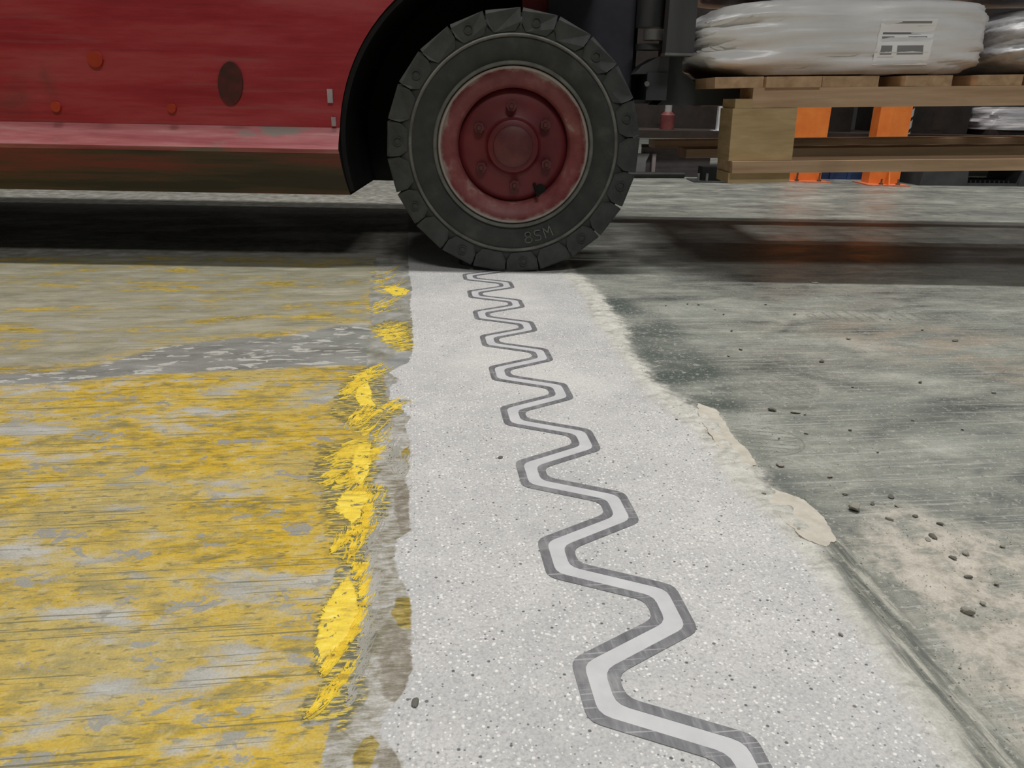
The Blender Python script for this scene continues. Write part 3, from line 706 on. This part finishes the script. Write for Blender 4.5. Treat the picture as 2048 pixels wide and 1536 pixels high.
# ------------------------------------------------------------------ racking and goods across the aisle
M_or = simple('orange_rack_paint', (.72, .17, .03), (.82, .24, .045), .5, .4, 0, 10)
M_ord = simple('scuffed_orange_foot', (.52, .13, .06), (.66, .22, .12), .6, .3, 0, 30)
M_bolt = simple('dark_bolt_steel', (.10, .075, .05), (.16, .12, .08), .5, .4, .4)
def upright(x, y, w, dep, h, label, fold):
    r = tag(empty('rack_upright', (x, y, 0), -.12), label, 'rack')
    bm = bmesh.new()
    pts = [(-w/2, 0), (w/2, 0), (w/2, dep), (w/2-.012, dep), (w/2-.012, .012), (-w/2+.012, .012), (-w/2+.012, dep), (-w/2, dep)]
    if fold: pts = [(-w/2, .03), (-w/2+.05, 0), (w/2, 0), (w/2, dep), (w/2-.012, dep), (w/2-.012, .012), (-w/2+.055, .012), (-w/2+.012, .04), (-w/2+.012, dep), (-w/2, dep)]
    prism(bm, pts, 'z', .006, h); mesh_obj('post', bm, M_or, r, bevel=.002)
    boxo('foot_plate', (-w/2-.035, w/2+.035, -.055, dep+.03, 0, .006), M_ord, r, .002)
    if fold:
        bm = bmesh.new(); prism(bm, [(.03, .006), (.075, .006), (.055, .085)], 'x', -.002, .006)
        for v in bm.verts: v.co.y -= .078
        mesh_obj('gusset', bm, M_or, r)
    for bx in (-w/2+.04, w/2-.02):
        bm = bmesh.new(); cyl(bm, (bx, -.032, .006), (bx, -.032, .014), .011, 6); cyl(bm, (bx, -.032, .014), (bx, -.032, .05 if not fold else .035), .005, 8)
        mesh_obj('anchor_bolt', bm, M_bolt, r)
    return r
upright(2.095, 4.075, .180, .12, 2.6, 'orange rack upright seen just right of the pallet corner block', False)
upright(2.466, 3.915, .148, .12, 2.6, 'orange folded rack upright with gusset beside the black plastic pallet', True)
blk = tag(empty('floor_bracket', (1.55, 4.02, 0), -.1), 'black steel bracket bolted to the floor left of the pallet corner block', 'bracket')
boxo('bracket_body', (-.05, .05, 0, .09, .006, .075), M_black, blk, .003)
boxo('foot_plate', (-.10, .10, -.05, .12, 0, .006), M_dark, blk, .001)
for bx in (-.075, -.03, .072):
    bm = bmesh.new(); cyl(bm, (bx, -.03, .006), (bx, -.03, .045), .007, 8); mesh_obj('anchor_bolt', bm, M_grey, blk)
# low shelf board with goods
M_shelf = simple('dark_brown_shelf', (.022, .015, .012), (.04, .027, .02), .8)
M_crate = simple('black_brown_crate', (.018, .014, .012), (.035, .026, .022), .85)
tag(boxo('rack_shelf', (1.0, 4.4, 4.22, 4.9, .212, .247), M_shelf), 'dark brown low shelf board behind the rack uprights', 'shelf')
for i, (x0, x1, y0, z1, lb) in enumerate(((1.0, 1.9, 4.62, .95, 'dark brown carton behind the red bottle on the low shelf'), (1.93, 2.53, 4.45, 1.1, 'blackish carton between the two orange uprights'), (2.80, 3.20, 4.36, .9, 'blackish carton left of the wrapped white bale'))):
    b = tag(empty('carton', ((x0+x1)/2, (y0+4.88)/2, .2475)), lb, 'box')
    hx, hy = (x1-x0)/2, (4.88-y0)/2
    boxo('carton_body', (-hx, hx, -hy, hy, 0, z1-.25), M_crate, b, .004)
    bm = bmesh.new(); box(bm, -hx-.001, hx+.001, -.03, .03, z1-.2505, z1-.249); box(bm, -.0300, .03, -hy-.001, -hy, .02, z1-.27); mesh_obj('packing_tape', bm, M_shelf, b)
# red bottle, white post, striped roll on the shelf
M_rb = simple('dull_red_plastic', (.12, .03, .03), (.2, .055, .05), .5); M_pale = simple('pale_plastic', (.33, .31, .30), (.45, .43, .42), .5)
bt = tag(empty('bottle', (1.415, 4.42, .2475)), 'dull red bottle with pale neck on the low shelf', 'bottle')
bm = bmesh.new(); cyl(bm, (0, 0, 0), (0, 0, .075), .04, 20); cyl(bm, (0, 0, .075), (0, 0, .092), .04, 20, .022); mesh_obj('bottle_body', bm, M_rb, bt, smooth=True, auto=.6)
bm = bmesh.new(); cyl(bm, (0, 0, .092), (0, 0, .16), .02, 16); mesh_obj('neck', bm, M_pale, bt, smooth=True, auto=.6)
M_wp = simple('white_post_paint', (.55, .56, .58), (.68, .69, .7), .4)
wp = tag(empty('bracket_post', (1.672, 4.30, .2475)), 'thin white metal post standing on the low shelf', 'post')
boxo('post', (-.014, .014, -.012, .012, .003, .5), M_wp, wp, .002); boxo('foot_plate', (-.04, .03, -.025, .025, 0, .003), M_wp, wp, .001)
t = NT('black_white_stripes', .5); S = t.sep(t.pos())
k = t.ma('FRACT', t.ma('MULTIPLY', t.ma('SUBTRACT', S[2], t.ma('MULTIPLY', S[0], .55)), 16.0))
t.set('Base Color', t.mix(t.ma('GREATER_THAN', k, .32), (.02, .02, .02), (.62, .62, .62))); M_str = t.m
sr = tag(empty('striped_roll', (2.738, 4.26, .2475)), 'black and white diagonally striped roll beside the folded orange upright', 'roll')
cylo('roll_body', (0, 0, 0), (0, 0, .42), .037, M_str, sr, 24); cylo('roll_core', (0, 0, .42), (0, 0, .426), .018, M_pale, sr, 16)
# wrapped bale on the shelf
t = NT('stretch_film', .25, .6)
v = t.noise(t.map((3, 3, 26)), 1.6, 6, .6, .4)
t.set('Base Color', t.ramp(v, [(.36, (.36, .34, .37)), (.5, (.60, .58, .60)), (.64, (.78, .77, .78))])); t.bump(v, .6, .01); M_film = t.m
bl = tag(empty('wrapped_bale', (3.775, 4.52, .2475)), 'stack of goods in shiny white stretch film on the low shelf', 'bale')
bm = bmesh.new()
zs = np.linspace(.03, .62, 30); rings = []
for i, z in enumerate(zs):
    ring = []
    for k in range(48):
        a = 2*math.pi*k/48; e = .22
        x = .55*math.copysign(abs(math.cos(a))**e, math.cos(a)); y = .30*math.copysign(abs(math.sin(a))**e, math.sin(a))
        q = 1+.012*math.sin(i*2.3+k*.15)+.008*math.sin(i*4.1+k)
        ring.append(bm.verts.new((x*q, y*q, z)))
    rings.append(ring)
for a, b in zip(rings, rings[1:]):
    for k in range(48): bm.faces.new((a[k], a[(k+1) % 48], b[(k+1) % 48], b[k]))
bm.faces.new(rings[0]); bm.faces.new(rings[-1])
mesh_obj('film_wrap', bm, M_film, bl, smooth=True, auto=.9)
boxo('base_board', (-.53, .53, -.28, .28, 0, .03), M_shelf, bl)
# black plastic pallet on the floor
M_pl = simple('black_plastic', (.035, .037, .039), (.06, .063, .065), .5, .45, 0, 9)
bp = tag(empty('plastic_pallet', (2.66, 3.905, 0), -.03), 'black plastic pallet lying on the floor at the right frame edge', 'pallet')
boxo('deck', (0, 1.2, 0, .28, .118, .145), M_pl, bp, .005)
for x0, x1 in ((0.0, .27), (.56, .78), (1.0, 1.2)):
    bm = bmesh.new(); prism(bm, [(x0, 0), (x1, 0), (x1-.012, .1175), (x0+.012, .1175)], 'y', .004, .27); mesh_obj('block', bm, M_pl, bp, bevel=.006)
boxo('runner', (.272, .558, .01, .27, 0, .014), M_pl, bp, .002); boxo('runner', (.782, .998, .01, .27, 0, .014), M_pl, bp, .002)
rb = None
for k in range(9):
    x = .30+k*.027
    if rb is None: rb = boxo('rib', (0, .008, 0, .20, 0, .012), M_pl, bp, 0); rb.location = (x, .03, .0145)
    else: share(rb, 'rib', (x, .03, .0145))
# blue plastic crate between the uprights
M_bl = simple('blue_plastic', (.015, .03, .085), (.03, .055, .14), .45, .45)
bc = tag(empty('plastic_crate', (2.30, 4.23, 0), -.1), 'low blue plastic crate on the floor between the orange uprights', 'crate')
boxo('crate_base', (-.04, .42, 0, .3, 0, .02), M_bl, bc, .002)
boxo('crate_side', (-.04, .42, 0, .012, .0205, .062), M_bl, bc, .002); boxo('crate_side', (-.04, .42, .288, .3, .0205, .13), M_bl, bc, .002)
boxo('crate_side', (-.04, -.028, .013, .287, .0205, .13), M_bl, bc, .002); boxo('crate_side', (.408, .42, .013, .287, .0205, .13), M_bl, bc, .002)
for x in (.02, .12, .22, .32): boxo('crate_rib', (x, x+.02, -.012, -.0005, 0, .062), M_bl, bc, .002)
# odds and ends on the floor behind the wheel
tag(cylo('black_pipe', (1.02, 4.20, .016), (1.47, 4.22, .016), .016, simple('black_rubber_pipe', (.01, .01, .01), (.02, .02, .02), .5), None, 16), 'black pipe lying on the floor behind the front wheel', 'pipe')
M_mau = simple('mauve_grey_board', (.12, .105, .11), (.19, .17, .175), .8, .3, 0, 6, (1, 1, 6))
gb = tag(empty('grey_board', (1.42, 4.40, 0)), 'mauve grey board leaning low behind the black pipe', 'board')
boxo('board_panel', (-.14, .26, 0, .03, 0, .15), M_mau, gb, .003); boxo('top_rail', (-.14, .26, -.008, .035, .1505, .165), M_shelf, gb, .002)
pp = tag(empty('marker_peg', (1.338, 4.36, 0)), 'short pale pink peg standing behind the front wheel', 'peg')
boxo('peg_body', (-.010, .010, 0, .02, 0, .112), simple('pale_pink_paint', (.5, .42, .43), (.62, .54, .55), .5), pp, .002); boxo('peg_cap', (-.012, .012, -.002, .022, .1125, .118), M_pale, pp, .001)
gp = tag(empty('grey_block', (1.262, 4.36, 0)), 'light grey block beside the pink peg behind the wheel', 'block')
bm = bmesh.new(); prism(bm, [(-.05, 0), (.03, 0), (.03, .075), (.048, .118), (-.05, .118)], 'y', 0, .03); mesh_obj('block_body', bm, simple('light_grey_plastic', (.3, .3, .31), (.4, .4, .4), .6), gp, bevel=.002)

# ------------------------------------------------------------------ bristly yellow paint ridges on the torn paint edge
t = NT('bright_yellow_paint', .5, .4); P = t.pos()
v = t.noise(t.map((45, 140, 1), (0, 0, -.75)), 1.0, 6, .68, .6)
c = t.ramp(v, [(.36, (.50, .36, .06)), (.45, (.74, .54, .055)), (.58, (.82, .63, .07)), (.68, (.84, .70, .20))])
t.set('Base Color', t.mix(t.step(t.noise(P, 70, 4, .6, .8), .61, .64), c, (.20, .18, .09))); t.bump(v, .5, .001); M_by = t.m
FLOOR = bpy.data.objects['floor']
def patch(px, name, label, thick=.0018):
    """a scab of bright paint with a ragged edge"""
    pts = atl(px); c = pts.mean(0); out = []
    n = len(pts)
    for i in range(n):
        a, b = pts[i], pts[(i+1) % n]
        for k in range(14):
            p = a+(b-a)*k/14; r = rnd.uniform(-.0022, .0022); out.append(p+(p-c)/np.linalg.norm(p-c)*r)
    bm = bmesh.new(); m_ = len(out); rings = []
    hf = lambda p: float(fbm(np.array([p[0]*.6+p[1]]), np.array([p[1]-p[0]*.5]), 260, 3, 3)[0])
    for q in (1, .985, .86, .7, .54, .38, .2, .08):
        ring = []
        for p in out:
            w_ = c+(p-c)*q; ring.append(bm.verts.new((*w_, .0002 if q == 1 else thick*(.6+.25*hf(w_)))))
        rings.append(ring)
    for X1, X2 in zip(rings, rings[1:]):
        for i in range(m_): bm.faces.new((X1[i], X1[(i+1) % m_], X2[(i+1) % m_], X2[i]))
    bm.faces.new(rings[-1])
    o = mesh_obj(name, bm, M_by, FLOOR, smooth=True); return tag(o, label)
patch([(626, 1310), (638, 1250), (650, 1215), (672, 1180), (695, 1152), (704, 1165), (712, 1188), (719, 1222), (706, 1252), (692, 1278), (660, 1310), (640, 1326)], 'paint_scab', 'largest bright yellow paint scab on the strip edge')
patch([(672, 1005), (690, 985), (722, 982), (745, 990), (726, 1012), (722, 1035), (704, 1048), (686, 1032), (670, 1022)], 'paint_scab', 'bright yellow paint scab halfway along the strip edge')
patch([(708, 905), (722, 890), (742, 888), (740, 920), (736, 948), (722, 970), (710, 968), (704, 940)], 'paint_scab', 'tall narrow bright yellow paint scab on the strip edge')
patch([(716, 775), (735, 765), (744, 785), (742, 800), (752, 812), (720, 812), (708, 795)], 'paint_scab', 'upper bright yellow paint scab above the grey notch')
patch([(768, 578), (790, 573), (820, 580), (812, 589), (785, 592)], 'paint_scab', 'small yellow paint scab nearest the wheel', .0012)
def streaks(specs):
    bm = bmesh.new()
    for (x0, y0, x1, y1, ang, ln, n, curve) in specs:      # line of roots in the photo, stroke direction (deg, up = +), length px
        for k in range(int(n*.6)):
            f = rnd.random(); px, py = x0+(x1-x0)*f+rnd.uniform(-9, 9), y0+(y1-y0)*f+rnd.uniform(-8, 8)
            a = math.radians(ang+rnd.uniform(-9, 9)); l = ln*rnd.uniform(.45, 1.15); w = rnd.uniform(.0005, .0012); cv = curve*rnd.uniform(.6, 1.3)
            pts = []
            for s in np.linspace(0, 1, 6):
                aa = a+cv*(s-.5); px2, py2 = px+l*s*math.cos(aa), py-l*s*math.sin(aa); pts.append(at(px2, py2)[:2])
            rows = []
            for i, p in enumerate(pts):
                t_ = pts[min(i+1, 5)]-pts[max(i-1, 0)]; t_ = t_/np.linalg.norm(t_); nn = np.array([-t_[1], t_[0]]); ww = w*(1-.75*abs(i/5-.35)*1.3)
                rows.append([bm.verts.new((*(p-nn*ww), .0003)), bm.verts.new((*p, .0003+ww*1.3)), bm.verts.new((*(p+nn*ww), .0003))])
            for r, s in zip(rows, rows[1:]):
                for i in range(2): bm.faces.new((r[i], r[i+1], s[i+1], s[i]))
    return bm
SP = [(715, 1140, 722, 1240, 42, 42, 90, .4), (722, 1240, 640, 1350, 50, 52, 150, .5), (700, 1130, 730, 1190, 60, 34, 50, .3),
      (645, 965, 690, 895, 22, 52, 90, -.4), (690, 965, 745, 905, 38, 40, 120, -.4), (650, 925, 700, 900, 18, 60, 60, -.3),
      (690, 985, 760, 1000, 45, 40, 60, .4), (735, 1000, 720, 1060, 45, 42, 60, .4), (640, 975, 700, 968, 20, 50, 45, .2),
      (660, 1105, 720, 1060, 50, 40, 80, .5), (690, 1120, 740, 1060, 58, 40, 60, .4),
      (670, 800, 720, 760, 24, 50, 80, .4), (700, 845, 790, 815, 40, 44, 90, -.6), (690, 860, 740, 820, 62, 34, 40, -.7), (700, 760, 745, 740, 10, 45, 60, .3),
      (745, 655, 775, 690, 8, 50, 80, .2), (780, 650, 795, 700, 5, 36, 60, .2), (740, 545, 765, 590, 5, 50, 30, .5), (735, 625, 760, 612, 10, 55, 25, .3),
      (610, 1440, 690, 1350, 42, 60, 70, .3), (700, 850, 760, 885, 20, 40, 40, .5)]
tag(mesh_obj('paint_bristles', streaks(SP), M_by, FLOOR), 'fine bright yellow brush-like paint ridges', kind='stuff')
M_ws = simple('whitish_mortar_ridge', (.34, .33, .285), (.47, .455, .42), .7)
SP2 = [(745, 1000, 730, 1180, 45, 46, 90, .4), (735, 1180, 720, 1300, 52, 46, 110, .4), (755, 880, 800, 960, 40, 50, 60, .6), (720, 1300, 690, 1420, 48, 60, 60, .4), (770, 860, 810, 1000, 60, 40, 40, -.6)]
tag(mesh_obj('mortar_bristles', streaks(SP2), M_ws, FLOOR), 'fine pale mortar ridges beside the strip', kind='stuff')

# ------------------------------------------------------------------ mortar skims on the right lip
M_tan = simple('tan_mortar_skim', (.43, .40, .345), (.53, .495, .43), .85, .25, 0, 60, bump=.5, bdist=.001)
def skim(px, label, thick=.0014):
    pts = atl(px); n = len(pts); out = []
    for i in range(n):
        a, b = pts[i], pts[(i+1) % n]
        for k in range(8): out.append(a+(b-a)*k/8+np.array([rnd.uniform(-.0015, .0015), rnd.uniform(-.0015, .0015)]))
    bm = bmesh.new(); prism(bm, [tuple(p) for p in out], 'z', .0, thick)
    bmesh.ops.triangulate(bm, faces=[f for f in bm.faces if len(f.verts) > 4])
    return tag(mesh_obj('mortar_skim', bm, M_tan, FLOOR), label)
skim([(1395, 808), (1432, 820), (1452, 850), (1470, 880), (1498, 905), (1513, 930), (1488, 942), (1462, 920), (1432, 890), (1412, 858), (1398, 838)], 'tan skim of mortar with a torn corner')
skim([(1512, 966), (1560, 985), (1610, 1002), (1650, 1042), (1672, 1082), (1650, 1096), (1610, 1080), (1572, 1048), (1540, 1012)], 'lower tan skim of mortar')

# ------------------------------------------------------------------ crumbs of mortar and dirt
M_cr = simple('mortar_crumb', (.22, .21, .18), (.38, .36, .31), .9, .2, 0, 90, bump=.4)
M_cd = simple('dark_crumb', (.085, .085, .075), (.17, .16, .14), .85, .2, 0, 90)
def lump(seed, flat=.55):
    bm = bmesh.new(); bmesh.ops.create_icosphere(bm, subdivisions=2, radius=1)
    r = random.Random(seed); ks = [(Vector((r.gauss(0, 1), r.gauss(0, 1), r.gauss(0, 1))).normalized(), r.uniform(.55, .95)) for _ in range(9)]
    for v in bm.verts:
        for d, k in ks:
            q = v.co.dot(d)
            if q > k: v.co -= d*(q-k)
        v.co.z = v.co.z*flat+flat*.8
    return bm
meshes = []
for i in range(6):
    o = mesh_obj('crumb_seed', lump(i), M_cr if i % 3 else M_cd); meshes.append(o.data); bpy.data.objects.remove(o)
def crumb(px, py, size, label=None, group=None, k=None, name='mortar_crumb', flat=1.0, cat='crumb'):
    o = bpy.data.objects.new(name, meshes[rnd.randrange(6) if k is None else k]); COL.objects.link(o)
    p = at(px, py); o.location = (p[0], p[1], .0005); s = size
    o.scale = (s*rnd.uniform(.9, 1.5), s*rnd.uniform(.7, 1.1), s*flat); o.rotation_euler = (0, 0, rnd.uniform(0, 6.28))
    return tag(o, label, cat, group)
GR = 'small crumbs on the dusty floor'
small = [(1332, 612, 4), (1397, 610, 5), (1375, 609, 3), (1531, 610, 4), (1447, 630, 3), (1589, 630, 5), (1463, 663, 4), (1697, 679, 5), (1844, 661, 5), (1481, 700, 5), (1457, 713, 4), (1840, 766, 4), (1987, 787, 4), (1825, 842, 3), (1558, 878, 3), (1782, 996, 5), (1796, 1015, 4), (1778, 1041, 5), (1931, 1110, 5), (1905, 1118, 4), (1993, 1169, 4), (1936, 1157, 4), (1865, 1077, 6), (1855, 1082, 4), (1854, 1079, 3), (1597, 1060, 3), (1527, 991, 4), (1353, 841, 3), (1347, 818, 4), (1681, 1272, 3), (1430, 620, 3), (1612, 868, 3), (1700, 862, 3), (1755, 905, 3), (1660, 955, 4), (1690, 990, 4), (1745, 1010, 4), (1830, 1035, 4), (1965, 1210, 4), (1880, 1050, 4), (2005, 1095, 4), (1610, 830, 3), (1705, 775, 3), (1925, 860, 3), (1780, 640, 3)]
for x, y, s in small:
    if y < 720: lb, g = 'small dark crumb on the grey floor between wheel shadow and warm stain', 'crumbs on the far grey floor'
    elif x > 1690 and y > 900: lb, g = 'small crumb in the tan dirt at the right frame edge', 'crumbs in the tan dirt'
    elif x < 1610 and y > 980 or x == 1681: lb, g = 'small dark crumb on the pale dusty lip of the strip', 'crumbs on the dusty lip'
    else: lb, g = 'small crumb on the scuffed grey floor level with the torn mortar skim', 'crumbs on the scuffed mid floor'
    crumb(x, y, s*.0007, lb, g)
crumb(1934, 1228, .0062, 'round clod alone on the tan dirt near the right frame edge', k=1, cat='clod')
crumb(1709, 1021, .0080, 'largest lumpy mortar clod on the tan dirt beside the strip', k=2, cat='clod')
crumb(1560, 932, .0052, 'flat crumb just right of the torn mortar skim corner', k=4, flat=.6)
crumb(1591, 826, .0056, 'pale flattened crumb on the scuffed floor, larger of a close pair', k=4, flat=.6)
crumb(1544, 822, .0045, 'dark crumb left of the pale flattened one', k=0)
crumb(1643, 724, .0048, 'short dark and pale chip on the mid floor', k=3, flat=.7)
crumb(1910, 682, .0062, 'flat dark chip lying far right on the floor near the warm stain', k=3, flat=.35, name='stone_chip', cat='chip')
crumb(1001, 917, .0026, 'single dark pebble on the pale strip left of the zigzag', k=0, name='pebble', cat='pebble')
crumb(831, 1408, .0036, 'dark pebble at the left edge of the pale strip', k=3, flat=.6, name='pebble', cat='pebble')
crumb(1630, 566, .012, 'pale smeared mortar lump on the floor right of the wheel', k=4, flat=.18, name='mortar_lump', cat='lump')
# grit nobody could count
bm = bmesh.new(); np.random.seed(5)
LD, LR = atl(DUST), atl(EDGE_R); TP = atl(TAN)
def tetra(x, y, s):
    v = [bm.verts.new((x+s*rnd.uniform(.5, 1)*math.cos(a), y+s*rnd.uniform(.5, 1)*math.sin(a), .0008)) for a in (rnd.random(), 2.1+rnd.random(), 4.2+rnd.random())]
    w = bm.verts.new((x, y, .0008+s*rnd.uniform(.3, .7)))
    for i in range(3): bm.faces.new((v[i], v[(i+1) % 3], w))
cnt = 0
while cnt < 1200:
    x, y = rnd.uniform(.25, 1.0), rnd.uniform(.33, 1.6)
    xr = np.interp(y, LR[::-1, 1], LR[::-1, 0]); xd = np.interp(y, LD[::-1, 1], LD[::-1, 0])
    p = 1.0 if xr < x < xd+.01 else (.5*math.exp(-(x-xd)/.1) if x > xd else 0)
    if rnd.random() < p: tetra(x, y, rnd.uniform(.0006, .0018)); cnt += 1
cnt = 0
while cnt < 700:
    x, y = rnd.uniform(.3, 1.0), rnd.uniform(.33, .85)
    if inside(np.array([[x, y]]), TP)[0]: tetra(x, y, rnd.uniform(.0005, .0014)); cnt += 1
tag(mesh_obj('grit', bm, simple('pale_grit', (.34, .325, .28), (.50, .48, .43), .9, .2, 0, 90), FLOOR), 'fine grit along the dusty lip', kind='stuff')
bpy.context.view_layer.update()
